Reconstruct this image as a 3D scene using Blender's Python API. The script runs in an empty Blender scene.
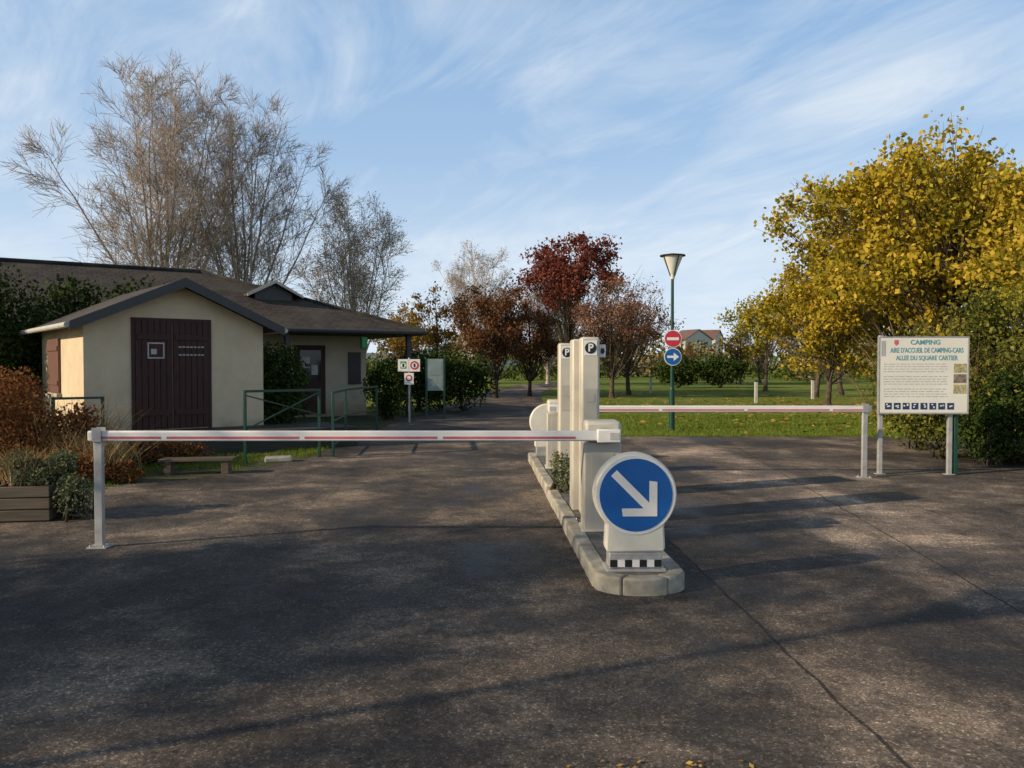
import bpy, math, random
import numpy as np
from mathutils import Vector, Matrix
scene=bpy.context.scene
R=math.radians
# ------------------------------------------------------------------ materials
def newmat(name):
    m=bpy.data.materials.new(name); m.use_nodes=True
    nt=m.node_tree; b=nt.nodes["Principled BSDF"]
    return m,nt,b
def N(nt,t,**kw):
    n=nt.nodes.new(t)
    for k,v in kw.items():
        if k in n.inputs: n.inputs[k].default_value=v
        else: setattr(n,k,v)
    return n
def ramp(nt,fac,stops):
    r=nt.nodes.new('ShaderNodeValToRGB')
    el=r.color_ramp.elements
    while len(el)<len(stops): el.new(0.5)
    for e,(p,c) in zip(el,stops):
        e.position=p; e.color=(c[0],c[1],c[2],1)
    nt.links.new(fac,r.inputs[0]); return r.outputs[0]
def mixc(nt,fac,a,b,mode='MIX'):
    m=nt.nodes.new('ShaderNodeMix'); m.data_type='RGBA'; m.blend_type=mode
    for i,v in ((0,fac),(6,a),(7,b)):
        if hasattr(v,'links'): nt.links.new(v,m.inputs[i])
        elif i==0: m.inputs[0].default_value=v
        else: m.inputs[i].default_value=(v[0],v[1],v[2],1)
    return m.outputs[2]
def mth(nt,op,a,b=0.0,c=None):
    m=nt.nodes.new('ShaderNodeMath'); m.operation=op
    for i,v in enumerate((a,b) if c is None else (a,b,c)):
        if hasattr(v,'links'): nt.links.new(v,m.inputs[i])
        else: m.inputs[i].default_value=v
    return m.outputs[0]
def noise(nt,co,scale,detail=4,rough=.55,dist=0):
    n=N(nt,'ShaderNodeTexNoise'); n.inputs['Scale'].default_value=scale
    n.inputs['Detail'].default_value=detail; n.inputs['Roughness'].default_value=rough
    n.inputs['Distortion'].default_value=dist
    if co is not None: nt.links.new(co,n.inputs['Vector'])
    return n.outputs[0]
def bump(nt,b,h,strength=.3,dist=.01):
    n=N(nt,'ShaderNodeBump'); n.inputs['Strength'].default_value=strength; n.inputs['Distance'].default_value=dist
    nt.links.new(h,n.inputs['Height']); nt.links.new(n.outputs[0],b.inputs['Normal'])
def objco(nt): return N(nt,'ShaderNodeTexCoord').outputs['Object']
def simple(name,col,rough=.6,metal=0,var=.15,scale=6,bmp=.1,dirt=True):
    m,nt,b=newmat(name); co=objco(nt)
    n=noise(nt,co,scale,3,.6)
    c=ramp(nt,n,[(.3,[x*(1-var) for x in col]),(.7,[min(1,x*(1+var*.5)) for x in col])])
    nt.links.new(c,b.inputs['Base Color'])
    b.inputs['Roughness'].default_value=rough; b.inputs['Metallic'].default_value=metal
    if bmp: bump(nt,b,noise(nt,co,60,2),bmp,.004)
    return m
def leafmat(name,cols,trans=.35,scale=.5):
    m,nt,b=newmat(name)
    g=N(nt,'ShaderNodeNewGeometry'); co=objco(nt)
    f=mth(nt,'ADD',mth(nt,'MULTIPLY',g.outputs['Random Per Island'],.55),mth(nt,'MULTIPLY',noise(nt,co,scale,1),.55))
    k=len(cols); c=ramp(nt,f,[(.12+.8*i/(k-1),cols[i]) for i in range(k)])
    d=N(nt,'ShaderNodeBsdfDiffuse'); nt.links.new(c,d.inputs[0]); out=d.outputs[0]
    nt.nodes.remove(b)
    if trans>0:
        t=N(nt,'ShaderNodeBsdfTranslucent'); nt.links.new(c,t.inputs[0])
        mx=N(nt,'ShaderNodeMixShader'); mx.inputs[0].default_value=trans
        nt.links.new(out,mx.inputs[1]); nt.links.new(t.outputs[0],mx.inputs[2]); out=mx.outputs[0]
    nt.links.new(out,nt.nodes['Material Output'].inputs[0])
    return m
def barkmat(name,a,c):
    m,nt,b=newmat(name); co=objco(nt)
    n=noise(nt,co,5,2,.7)
    col=ramp(nt,n,[(.3,a),(.7,c)])
    d=N(nt,'ShaderNodeBsdfDiffuse'); nt.links.new(col,d.inputs[0]); nt.nodes.remove(b)
    nt.links.new(d.outputs[0],nt.nodes['Material Output'].inputs[0])
    return m

# asphalt
M_asph,nt,b=newmat('asphalt')
co=objco(nt); sep=N(nt,'ShaderNodeSeparateXYZ'); nt.links.new(co,sep.inputs[0]); X=sep.outputs[0]; Y=sep.outputs[1]
vor=N(nt,'ShaderNodeTexVoronoi'); vor.inputs['Scale'].default_value=110; nt.links.new(co,vor.inputs['Vector'])
vs_=N(nt,'ShaderNodeSeparateColor'); nt.links.new(vor.outputs['Color'],vs_.inputs[0]); cell=vs_.outputs[0]
fine=noise(nt,co,26,3,.75); med=noise(nt,co,.85,5,.70,.4); big=noise(nt,co,.30,3,.6,.3); mid2=noise(nt,co,5.5,3,.65)
c=ramp(nt,cell,[(0,(.060,.051,.044)),(.6,(.092,.078,.067)),(.9,(.125,.107,.091)),(.985,(.24,.205,.17))])
c=mixc(nt,1.0,c,ramp(nt,fine,[(.3,(.66,.66,.66)),(.7,(1.36,1.35,1.33))]),'MULTIPLY')
c=mixc(nt,1.0,c,ramp(nt,med,[(.34,(.40,.40,.41)),(.46,(.76,.75,.74)),(.52,(1.02,1.0,.98)),(.60,(1.75,1.66,1.55))]),'MULTIPLY')
c=mixc(nt,1.0,c,ramp(nt,big,[(.42,(.64,.63,.64)),(.56,(1.36,1.31,1.25))]),'MULTIPLY')
c=mixc(nt,1.0,c,ramp(nt,mid2,[(.35,(.80,.80,.80)),(.65,(1.22,1.21,1.19))]),'MULTIPLY')
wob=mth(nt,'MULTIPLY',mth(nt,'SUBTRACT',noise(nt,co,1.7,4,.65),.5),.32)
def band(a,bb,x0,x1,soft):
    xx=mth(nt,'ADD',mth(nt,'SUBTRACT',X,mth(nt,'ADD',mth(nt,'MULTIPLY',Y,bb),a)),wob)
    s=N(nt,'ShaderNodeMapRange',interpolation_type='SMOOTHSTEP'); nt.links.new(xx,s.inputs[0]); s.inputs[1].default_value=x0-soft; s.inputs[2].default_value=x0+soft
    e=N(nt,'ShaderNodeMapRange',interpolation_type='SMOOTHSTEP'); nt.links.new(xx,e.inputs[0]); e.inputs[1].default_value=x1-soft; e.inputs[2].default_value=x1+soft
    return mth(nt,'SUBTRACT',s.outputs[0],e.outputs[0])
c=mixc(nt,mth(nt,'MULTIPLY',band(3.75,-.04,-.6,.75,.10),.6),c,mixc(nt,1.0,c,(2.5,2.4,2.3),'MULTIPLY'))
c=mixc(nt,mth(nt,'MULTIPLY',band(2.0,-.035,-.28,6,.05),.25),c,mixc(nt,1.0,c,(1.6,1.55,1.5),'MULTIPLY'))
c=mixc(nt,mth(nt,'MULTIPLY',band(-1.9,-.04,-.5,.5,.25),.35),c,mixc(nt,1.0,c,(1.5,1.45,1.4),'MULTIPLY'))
wb=mth(nt,'MULTIPLY',wob,.28)
def crack(a,bb,w):
    xx=mth(nt,'ABSOLUTE',mth(nt,'ADD',mth(nt,'SUBTRACT',X,mth(nt,'ADD',mth(nt,'MULTIPLY',Y,bb),a)),wb))
    return mth(nt,'LESS_THAN',xx,w)
for a,bb,w in ((1.68,-.035,.010),(2.75,.105,.009),(4.9,-.04,.006)):
    c=mixc(nt,mth(nt,'MULTIPLY',crack(a,bb,w),.75),c,(.012,.011,.011))
nt.links.new(c,b.inputs['Base Color'])
nt.links.new(ramp(nt,med,[(.34,(.50,)*3),(.55,(.9,)*3)]),b.inputs['Roughness']); b.inputs['Specular IOR Level'].default_value=.25
bump(nt,b,mth(nt,'ADD',fine,mth(nt,'MULTIPLY',cell,.3)),.8,.010)

M_grass,nt,b=newmat('grass'); co=objco(nt)
c=ramp(nt,noise(nt,co,1.2,5,.7),[(.3,(.095,.145,.022)),(.5,(.165,.21,.034)),(.7,(.27,.28,.06))])
c=mixc(nt,1.0,c,ramp(nt,noise(nt,co,.12,2),[(.35,(.75,.85,.7)),(.65,(1.2,1.1,1.05))]),'MULTIPLY')
c=mixc(nt,ramp(nt,noise(nt,co,9,2,.7),[(.60,(0,0,0)),(.72,(.45,.45,.45))]),c,(.28,.18,.045))
nt.links.new(c,b.inputs['Base Color']); b.inputs['Roughness'].default_value=.9; b.inputs['Specular IOR Level'].default_value=.1
bump(nt,b,noise(nt,co,22,3,.8),.8,.05)
M_verge,nt,b=newmat('verge_soil'); co=objco(nt)
c=ramp(nt,noise(nt,co,2.5,5,.75),[(.3,(.035,.028,.017)),(.5,(.07,.075,.022)),(.7,(.13,.14,.04))])
nt.links.new(c,b.inputs['Base Color']); b.inputs['Roughness'].default_value=1; bump(nt,b,noise(nt,co,25,3,.8),1,.05)
M_blade=leafmat('grass_blades',[(.07,.125,.016),(.15,.21,.028),(.26,.28,.06)],.3)
M_conc=simple('concrete',(.42,.375,.295),.9,0,.55,5,.6)
M_soil=simple('island_gravel',(.17,.15,.125),.95,0,.5,14,.9)
def plaster(name,col):
    m,nt,b=newmat(name); co=objco(nt)
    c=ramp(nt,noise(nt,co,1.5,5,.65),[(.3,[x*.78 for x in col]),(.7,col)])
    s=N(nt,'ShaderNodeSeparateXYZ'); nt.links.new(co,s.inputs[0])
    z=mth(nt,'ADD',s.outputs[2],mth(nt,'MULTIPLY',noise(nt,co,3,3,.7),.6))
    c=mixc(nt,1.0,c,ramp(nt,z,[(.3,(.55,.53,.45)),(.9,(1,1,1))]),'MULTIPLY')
    nt.links.new(c,b.inputs['Base Color']); b.inputs['Roughness'].default_value=.95
    bump(nt,b,noise(nt,co,30,3,.8),.8,.02); return m
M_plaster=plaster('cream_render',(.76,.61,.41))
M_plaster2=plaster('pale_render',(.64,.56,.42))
def slate(name,ca,cb):
    m,nt,b=newmat(name); co=N(nt,'ShaderNodeTexCoord').outputs['UV']
    br=N(nt,'ShaderNodeTexBrick'); nt.links.new(co,br.inputs[0])
    br.inputs['Color1'].default_value=(*ca,1); br.inputs['Color2'].default_value=(*cb,1); br.inputs['Mortar'].default_value=(.012,.011,.011,1)
    br.inputs['Scale'].default_value=1; br.inputs['Brick Width'].default_value=.24; br.inputs['Row Height'].default_value=.17; br.inputs['Mortar Size'].default_value=.014
    n=noise(nt,objco(nt),1.3,5,.7)
    c=mixc(nt,ramp(nt,n,[(.45,(0,0,0)),(.7,(.8,.8,.8))]),br.outputs[0],(.095,.08,.048))
    nt.links.new(c,b.inputs['Base Color']); b.inputs['Roughness'].default_value=.8
    bump(nt,b,br.outputs['Fac'],-.6,.02); return m
M_slate=slate('roof_tiles',(.040,.030,.025),(.078,.056,.046))
def woodm(name,a,c,vert=True):
    m,nt,b=newmat(name); co=objco(nt)
    mp=N(nt,'ShaderNodeMapping'); mp.inputs['Scale'].default_value=(14,14,1.2) if vert else (1.2,14,14); nt.links.new(co,mp.inputs[0])
    n=noise(nt,mp.outputs[0],1.5,4,.65)
    nt.links.new(ramp(nt,n,[(.3,a),(.7,c)]),b.inputs['Base Color']); b.inputs['Roughness'].default_value=.7
    bump(nt,b,n,.3,.01); return m
M_door=woodm('brown_painted_wood',(.036,.010,.008),(.066,.020,.014))
M_shut=woodm('brown_shutter_wood',(.10,.045,.03),(.16,.07,.045))
M_wood=woodm('weathered_wood',(.06,.045,.03),(.14,.105,.07),False)
M_dwood=woodm('dark_decking',(.025,.022,.016),(.055,.05,.035),False)
M_fascia=simple('dark_fascia',(.045,.044,.042),.5)
M_pale=simple('pale_trim',(.5,.48,.44),.6)
M_greyed=simple('greyed_paper',(.50,.48,.44),.8,0,.3,30,0)
M_green=simple('green_painted_steel',(.010,.055,.036),.4,0,.25,8,.05)
M_grey=simple('light_grey_casing',(.58,.535,.44),.45,0,.14,2.5,.05)
M_grey2=simple('grey_casing',(.49,.45,.375),.45,0,.16,2.5,.05)
M_steel=simple('galvanised_steel',(.44,.43,.41),.45,.3,.25,10,.1)
M_white=simple('white_paint',(.82,.79,.74),.4,0,.10,3,.03)
M_cream=simple('cream_plastic',(.76,.71,.59),.45,0,.14,4,.05)
M_red=simple('red_paint',(.55,.03,.05),.4,0,.1,6,0)
M_redf=simple('faded_red_paint',(.60,.13,.16),.5,0,.2,8,0)
M_blue=simple('blue_sheeting',(.005,.105,.37),.4,0,.10,5,0)
M_black=simple('black_plastic',(.012,.012,.013),.4,0,.2,6,0)
M_dkglass=simple('dark_glass',(.02,.025,.03),.1,0,.2,3,0)
M_teal=simple('teal_ink',(.10,.30,.36),.6,0,.05,6,0)
M_ink=simple('grey_ink',(.40,.41,.41),.6,0,.05,6,0)
M_navy=simple('navy_ink',(.02,.04,.12),.6,0,.05,6,0)
M_board=simple('printed_panel',(.76,.74,.64),.5,0,.10,2,0)
M_photo1=simple('printed_yellow',(.45,.40,.20),.5,0,.7,30,0)
M_photo2=simple('printed_brown',(.25,.2,.14),.5,0,.7,25,0)
M_notice=simple('notice_grey_green',(.30,.36,.33),.4,0,.15,5,0)
M_greenlit=simple('bright_green_plastic',(.02,.25,.08),.4,0,.1,6,0)
M_lampglass=simple('frosted_lamp',(.75,.72,.62),.3,0,.1,5,0)
M_bark=barkmat('bark',(.05,.038,.028),(.15,.12,.09))
M_barkp=barkmat('pale_bark',(.28,.22,.18),(.50,.42,.35))
M_barkd=barkmat('dark_bark',(.03,.024,.02),(.08,.065,.05))
L_yel=leafmat('yellow_leaves',[(.10,.12,.018),(.28,.24,.025),(.55,.39,.04),(.76,.54,.09)],.4,.5)
L_ylg=leafmat('lime_leaves',[(.12,.15,.022),(.34,.30,.035),(.58,.44,.06)],.35)
L_red=leafmat('crimson_leaves',[(.085,.026,.022),(.20,.055,.04),(.34,.13,.09)],.3)
L_brn=leafmat('russet_leaves',[(.08,.038,.022),(.18,.085,.042),(.30,.155,.075)],.3)
L_pink=leafmat('thin_russet_leaves',[(.14,.07,.045),(.28,.14,.09),(.38,.23,.15)],.25)
L_ora=leafmat('orange_leaves',[(.10,.085,.02),(.28,.16,.03),(.44,.26,.05)],.3)
L_pal=leafmat('pale_seeds',[(.30,.25,.20),(.46,.39,.31),(.60,.52,.44)],.2)
L_dgr=leafmat('dark_green_leaves',[(.014,.028,.009),(.036,.060,.015),(.08,.11,.025)],.1,1.0)
L_mgr=leafmat('olive_leaves',[(.03,.05,.012),(.08,.11,.022),(.17,.19,.04)],.2,1.0)
L_rus=leafmat('rusty_shrub',[(.07,.025,.015),(.20,.08,.03),(.34,.19,.07)],.25,1.0)
L_straw=leafmat('straw',[(.14,.09,.04),(.32,.22,.10),(.48,.36,.20)],.25,1.0)
L_gry=leafmat('grey_green_leaves',[(.06,.075,.035),(.13,.15,.08),(.25,.25,.13)],.2,2)
L_hed=leafmat('hedge_leaves',[(.026,.038,.010),(.065,.08,.018),(.16,.16,.03),(.36,.29,.05)],.25,.9)
L_lit=leafmat('leaf_litter',[(.14,.06,.02),(.35,.2,.05),(.5,.36,.08)],0)
L_far=leafmat('far_foliage',[(.08,.085,.045),(.16,.14,.06),(.27,.20,.10),(.21,.20,.10)],0,.12)

# ------------------------------------------------------------------ mesh builder
class MB:
    def __init__(s): s.v=[]; s.f=[]; s.m=[]
    def add(s,vs,fs,mi=0,M=None):
        o=len(s.v)
        for p in vs:
            p=Vector(p)
            if M is not None: p=M@p
            s.v.append(tuple(p))
        for f in fs: s.f.append([i+o for i in f]); s.m.append(mi)
    def box(s,x0,x1,y0,y1,z0,z1,mi=0,M=None):
        s.add([(x0,y0,z0),(x1,y0,z0),(x1,y1,z0),(x0,y1,z0),(x0,y0,z1),(x1,y0,z1),(x1,y1,z1),(x0,y1,z1)],
          [(0,3,2,1),(4,5,6,7),(0,1,5,4),(1,2,6,5),(2,3,7,6),(3,0,4,7)],mi,M)
    def tube(s,p0,p1,r0,r1=None,n=14,mi=0):
        r1=r0 if r1 is None else r1
        p0=Vector(p0);p1=Vector(p1); d=(p1-p0).normalized()
        a=d.orthogonal().normalized(); c=d.cross(a)
        vs=[]
        for p,r in ((p0,r0),(p1,r1)):
            for i in range(n):
                t=2*math.pi*i/n; vs.append(p+(a*math.cos(t)+c*math.sin(t))*r)
        fs=[(i,(i+1)%n,n+(i+1)%n,n+i) for i in range(n)]+[tuple(range(n))[::-1],tuple(range(n,2*n))]
        s.add(vs,fs,mi)
    def prism(s,pts,y0,y1,mi=0,M=None):
        n=len(pts)
        vs=[(x,y0,z) for x,z in pts]+[(x,y1,z) for x,z in pts]
        fs=[tuple(range(n)),tuple(range(n,2*n))[::-1]]+[(i,n+i,n+(i+1)%n,(i+1)%n) for i in range(n)]
        s.add(vs,fs,mi,M)
    def beam(s,p0,p1,w,h,mi=0):
        p0=Vector(p0);p1=Vector(p1);d=p1-p0;L=d.length;d.normalize()
        up=Vector((0,0,1))
        if abs(d.z)>.95: up=Vector((0,1,0))
        x=d.cross(up).normalized(); z=x.cross(d)
        M=Matrix((x,d,z)).transposed().to_4x4(); M.translation=p0
        s.box(-w/2,w/2,0,L,-h/2,h/2,mi,M)
    def build(s,name,mats,parent=None,bevel=0,smooth=False,loc=None,rotz=0,uv=False):
        me=bpy.data.meshes.new(name); me.from_pydata(s.v,[],s.f)
        for m in mats: me.materials.append(m)
        me.polygons.foreach_set('material_index',s.m)
        if smooth: me.polygons.foreach_set('use_smooth',[True]*len(s.f))
        if uv:
            ul=me.uv_layers.new(name='UVMap')
            for p in me.polygons:
                n=p.normal; t=Vector((0,0,1)).cross(n)
                t=t.normalized() if t.length>1e-3 else Vector((1,0,0)); bt=n.cross(t)
                for li in p.loop_indices:
                    q=me.vertices[me.loops[li].vertex_index].co
                    ul.data[li].uv=(q.dot(t),q.dot(bt))
        me.update()
        o=bpy.data.objects.new(name,me); scene.collection.objects.link(o)
        if parent is not None: o.parent=parent
        if loc is not None: o.location=loc
        o.rotation_euler[2]=rotz
        if bevel:
            bm=o.modifiers.new('bevel','BEVEL'); bm.width=bevel; bm.segments=2; bm.limit_method='ANGLE'
            for p in me.polygons: p.use_smooth=True
            try: me.set_sharp_from_angle(angle=R(40))
            except Exception: pass
        elif smooth:
            try: me.set_sharp_from_angle(angle=R(40))
            except Exception: pass
        return o
def thing(name,label,cat,loc=(0,0,0),rotz=0,group=None):
    o=bpy.data.objects.new(name,None); o.empty_display_size=.3; scene.collection.objects.link(o)
    o.location=loc; o.rotation_euler[2]=rotz
    tag(o,label,cat,group); return o
def tag(o,label,cat,group=None):
    o['label']=label; o['category']=cat
    if group: o['group']=group
def structure(o): o['kind']='structure'
def ellipse(cx,cz,rx,rz,n=40,a0=0,a1=2*math.pi):
    return [(cx+rx*math.cos(a0+(a1-a0)*i/n),cz+rz*math.sin(a0+(a1-a0)*i/n)) for i in range(n)]
def text(body,size,mat,parent,loc,name='lettering',rz=0,align='CENTER',bold=0,sx=1):
    cu=bpy.data.curves.new('t','FONT'); cu.body=body; cu.size=size; cu.align_x=align; cu.align_y='CENTER'; cu.extrude=.001; cu.offset=bold
    cu.resolution_u=3
    o=bpy.data.objects.new('t',cu); scene.collection.objects.link(o)
    bpy.context.view_layer.update()
    me=bpy.data.meshes.new_from_object(o.evaluated_get(bpy.context.evaluated_depsgraph_get()))
    bpy.data.objects.remove(o); me.materials.clear(); me.materials.append(mat)
    q=bpy.data.objects.new(name,me); scene.collection.objects.link(q); q.parent=parent; q.location=loc
    q.scale=(sx,1,1)
    q.rotation_euler=(R(90),0,rz); return q

# ------------------------------------------------------------------ vegetation (numpy)
def npmesh(name,V,F,mat,smooth=False):
    me=bpy.data.meshes.new(name); V=np.asarray(V,dtype=np.float32); F=np.asarray(F,dtype=np.int32)
    k=F.shape[1]; me.vertices.add(len(V)); me.vertices.foreach_set('co',V.ravel())
    me.loops.add(F.size); me.loops.foreach_set('vertex_index',F.ravel())
    me.polygons.add(len(F)); me.polygons.foreach_set('loop_start',np.arange(0,F.size,k,dtype=np.int32))
    try: me.polygons.foreach_set('loop_total',np.full(len(F),k,dtype=np.int32))
    except Exception: pass
    if smooth: me.polygons.foreach_set('use_smooth',np.ones(len(F),dtype=bool))
    me.materials.append(mat); me.update(calc_edges=True); me.validate(); return me
def unit(a): return a/np.maximum(np.linalg.norm(a,axis=1,keepdims=True),1e-9)
def segmesh(name,segs,mat):
    S=np.array(segs,dtype=np.float64); p0=S[:,0:3];p1=S[:,3:6];r0=S[:,6];r1=S[:,7]
    Vs=[];Fs=[];off=0
    for n,mask in ((8,r0>.06),(5,(r0<=.06)&(r0>.02)),(3,r0<=.02)):
        if not mask.any(): continue
        a=p0[mask];b=p1[mask];ra=r0[mask];rb=r1[mask]; d=unit(b-a)
        ref=np.where(np.abs(d[:,2:3])>.9,np.array([[1.,0,0]]),np.array([[0,0,1.]])); u=unit(np.cross(d,ref)); w=np.cross(d,u)
        t=np.arange(n)*2*np.pi/n; ct=np.cos(t)[None,:,None]; st=np.sin(t)[None,:,None]
        ring=u[:,None,:]*ct+w[:,None,:]*st
        A=a[:,None,:]+ring*ra[:,None,None]; B=b[:,None,:]+ring*rb[:,None,None]
        V=np.concatenate([A,B],axis=1).reshape(-1,3); m=len(a)
        i=np.arange(n); q=np.stack([i,(i+1)%n,n+(i+1)%n,n+i],axis=1)
        F=(q[None]+(np.arange(m)*2*n)[:,None,None]).reshape(-1,4)+off
        Vs.append(V);Fs.append(F);off+=len(V)
    return npmesh(name,np.concatenate(Vs),np.concatenate(Fs),mat,True)
def leafverts(P,size,rg,droop=0.3):
    n=len(P); d=unit(rg.normal(size=(n,3))+np.array([0,0,-droop])); s=unit(np.cross(d,rg.normal(size=(n,3))))
    L=(size*rg.uniform(.6,1.3,n))[:,None]
    V=np.stack([P-d*L*.5, P+s*L*.34, P+d*L*.5, P-s*L*.34],axis=1).reshape(-1,3)
    return V,np.arange(4*n).reshape(n,4)
def leafmesh(name,P,size,rg,mat):
    V,F=leafverts(P,size,rg); return npmesh(name,V,F,mat)
def link(name,me,parent=None,loc=None):
    o=bpy.data.objects.new(name,me); scene.collection.objects.link(o)
    if parent is not None:o.parent=parent
    if loc is not None:o.location=loc
    return o
def curve_seg(segs,a,b,r0,r1,rg,n=5,sag=.12,up=.2):
    a=np.array(a,float);b=np.array(b,float); L=np.linalg.norm(b-a)
    mid=(a+b)/2+np.array([0,0,-up*L*.5])+rg.normal(size=3)*sag*L*.5
    pts=[(1-t)**2*a+2*t*(1-t)*mid+t*t*b for t in np.linspace(0,1,n+1)]
    rs=np.linspace(r0,r1,n+1)
    for i in range(n): segs.append([*pts[i],*pts[i+1],rs[i],rs[i+1]])
    return pts
def leafy_meshes(seed,H,cz,rad,clumps,per,lsize,bark,leaf,tr=.16,clr=.9,fork=None,lean=0.0,twigs=4):
    rg=np.random.default_rng(seed); segs=[]
    fork=fork or cz-rad[2]*.75
    top=np.array([rg.normal()*.2+lean,rg.normal()*.2,cz+rad[2]*.35])
    tp=curve_seg(segs,(0,0,-.05),top,tr,tr*.35,rg,10,.05,0)
    segs.append([0,0,-.05,0,0,.25,tr*1.5,tr*1.02])
    P=[]
    ph=rg.uniform(0,6.28,6)
    for i in range(clumps):
        d=rg.normal(size=3); d/=np.linalg.norm(d)
        az=math.atan2(d[1],d[0]); lob=.82+.16*math.sin(2*az+ph[0])+.12*math.sin(3*az+ph[1]+3*d[2])+.10*math.sin(5*d[2]+ph[2])
        rr=rg.uniform(.25,1)**.45*lob
        c=np.array([d[0]*rad[0]*rr,d[1]*rad[1]*rr,cz+d[2]*rad[2]*rr])
        t=min(max((c[2]-rad[2]*.5-fork)/(top[2]-fork),0),.95)
        k=int(2+t*7); base=tp[min(max(k,2),9)]
        pts=curve_seg(segs,base,c,tr*.22*(1-.4*t),.012,rg,5,.18,.25)
        cr=clr*rg.uniform(.55,1.25)
        for q in range(twigs):
            e=c+rg.normal(size=3)*cr*.6; curve_seg(segs,pts[3] if q%2 else pts[4],e,.012,.004,rg,2,.2,.1)
        n=int(per*rg.uniform(.4,1.5)*(cr/clr)**1.5)
        pp=rg.normal(size=(n,3)); pp=unit(pp)*(rg.uniform(0,1,(n,1))**.6)*cr*(1+.25*rg.normal(size=(n,1))); pp[:,2]*=.7
        P.append(c+pp)
    P=np.concatenate(P)
    return segmesh('trunk',segs,bark),leafmesh('crown',P,lsize,rg,leaf)
def place_tree(name,label,cat,meshes,loc,rotz=0,scale=1,group=None,mirror=False):
    t=thing(name,label,cat,loc,rotz,group); t.scale=(scale,)*3
    link('trunk',meshes[0],t); link('crown',meshes[1],t); return t
def bare_meshes(seed,H,bark,ang=.42,tr=.24,fork=.14,nlimb=7,seeds=None,seedn=0,ssize=.06,tipr=.007,nside=(13,8,5)):
    rg=np.random.default_rng(seed); trunk=[]; tw=[]
    def poly(p,d,L,r0,r1,n,up,jit,tgt):
        pts=[p];ds=[d]; J=rg.normal(size=(n,3))*jit
        for i in range(n):
            d=d+J[i]; d[2]+=up; d=d/math.sqrt(d[0]**2+d[1]**2+d[2]**2)
            q=p+d*(L/n); a=r0+(r1-r0)*i/n; c=r0+(r1-r0)*(i+1)/n
            tgt.append((p[0],p[1],p[2],q[0],q[1],q[2],a,c)); p=q; pts.append(p); ds.append(d)
        return pts,ds
    def side(d,a0):
        a=rg.normal(size=3); a-=a.dot(d)*d; a/=math.sqrt(a.dot(a)); t=a0*rg.uniform(.7,1.3)
        return d*math.cos(t)+a*math.sin(t)
    h0=H*fork
    trunk.append((0,0,-.1,0,0,.3,tr*1.4,tr*1.05)); trunk.append((0,0,.3,0,0,h0,tr*1.05,tr*.85))
    for k in range(nlimb):
        az=k*2.4+rg.uniform(-.3,.3); ti=(k+.5)/nlimb*ang*1.25+rg.uniform(-.05,.05)
        d=np.array([math.cos(az)*math.sin(ti),math.sin(az)*math.sin(ti),math.cos(ti)])
        L=(H-h0)*(1.0-.25*(k/nlimb))*rg.uniform(.92,1.0)
        pts,ds=poly(np.array([0,0,h0*rg.uniform(.75,1.0)]),d,L,tr*.36,.008,12,.010,.045,trunk)
        for j in range(nside[0]):
            t=.16+.82*(j+rg.random())/nside[0]; i=min(int(t*12),11); f=t*12-i; p=pts[i]*(1-f)+pts[i+1]*f
            L1=L*.36*(1-t)**.55*rg.uniform(.6,1.1)+.45
            p1,d1=poly(p,side(ds[i+1],.62),L1,max(tr*.13*(1-t),.011),.006,6,.045,.07,tw)
            for j2 in range(nside[1]):
                t2=.15+.83*rg.random(); i2=min(int(t2*6),5)
                L2=L1*.42*(1-t2)**.5*rg.uniform(.6,1.2)+.30
                p2,d2=poly(p1[i2],side(d1[i2],.6),L2,.009,tipr,3,.04,.10,tw)
                for j3 in range(nside[2]):
                    i3=rg.integers(1,4)
                    poly(p2[i3],side(d2[i3],.6),L2*.5*rg.uniform(.5,1.2)+.22,tipr,tipr*.7,2,.03,.1,tw)
    tm=segmesh('trunk',trunk,bark); cm=segmesh('crown',tw,bark)
    if seedn:
        S=np.array(tw); idx=rg.integers(0,len(S),seedn); P=S[idx,3:6]+rg.normal(size=(seedn,3))*.08
        V,F=leafverts(P,ssize,rg)
        base=np.empty(len(cm.vertices)*3,dtype=np.float32); cm.vertices.foreach_get('co',base); base=base.reshape(-1,3)
        f2=np.empty(len(cm.loops),dtype=np.int32); cm.loops.foreach_get('vertex_index',f2); f2=f2.reshape(-1,4)
        me=npmesh('crown',np.concatenate([base,V]),np.concatenate([f2,F+len(base)]),bark)
        me.materials.append(seeds); mi=np.zeros(len(me.polygons),dtype=np.int32); mi[len(f2):]=1
        me.polygons.foreach_set('material_index',mi); cm=me
    return tm,cm
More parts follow.
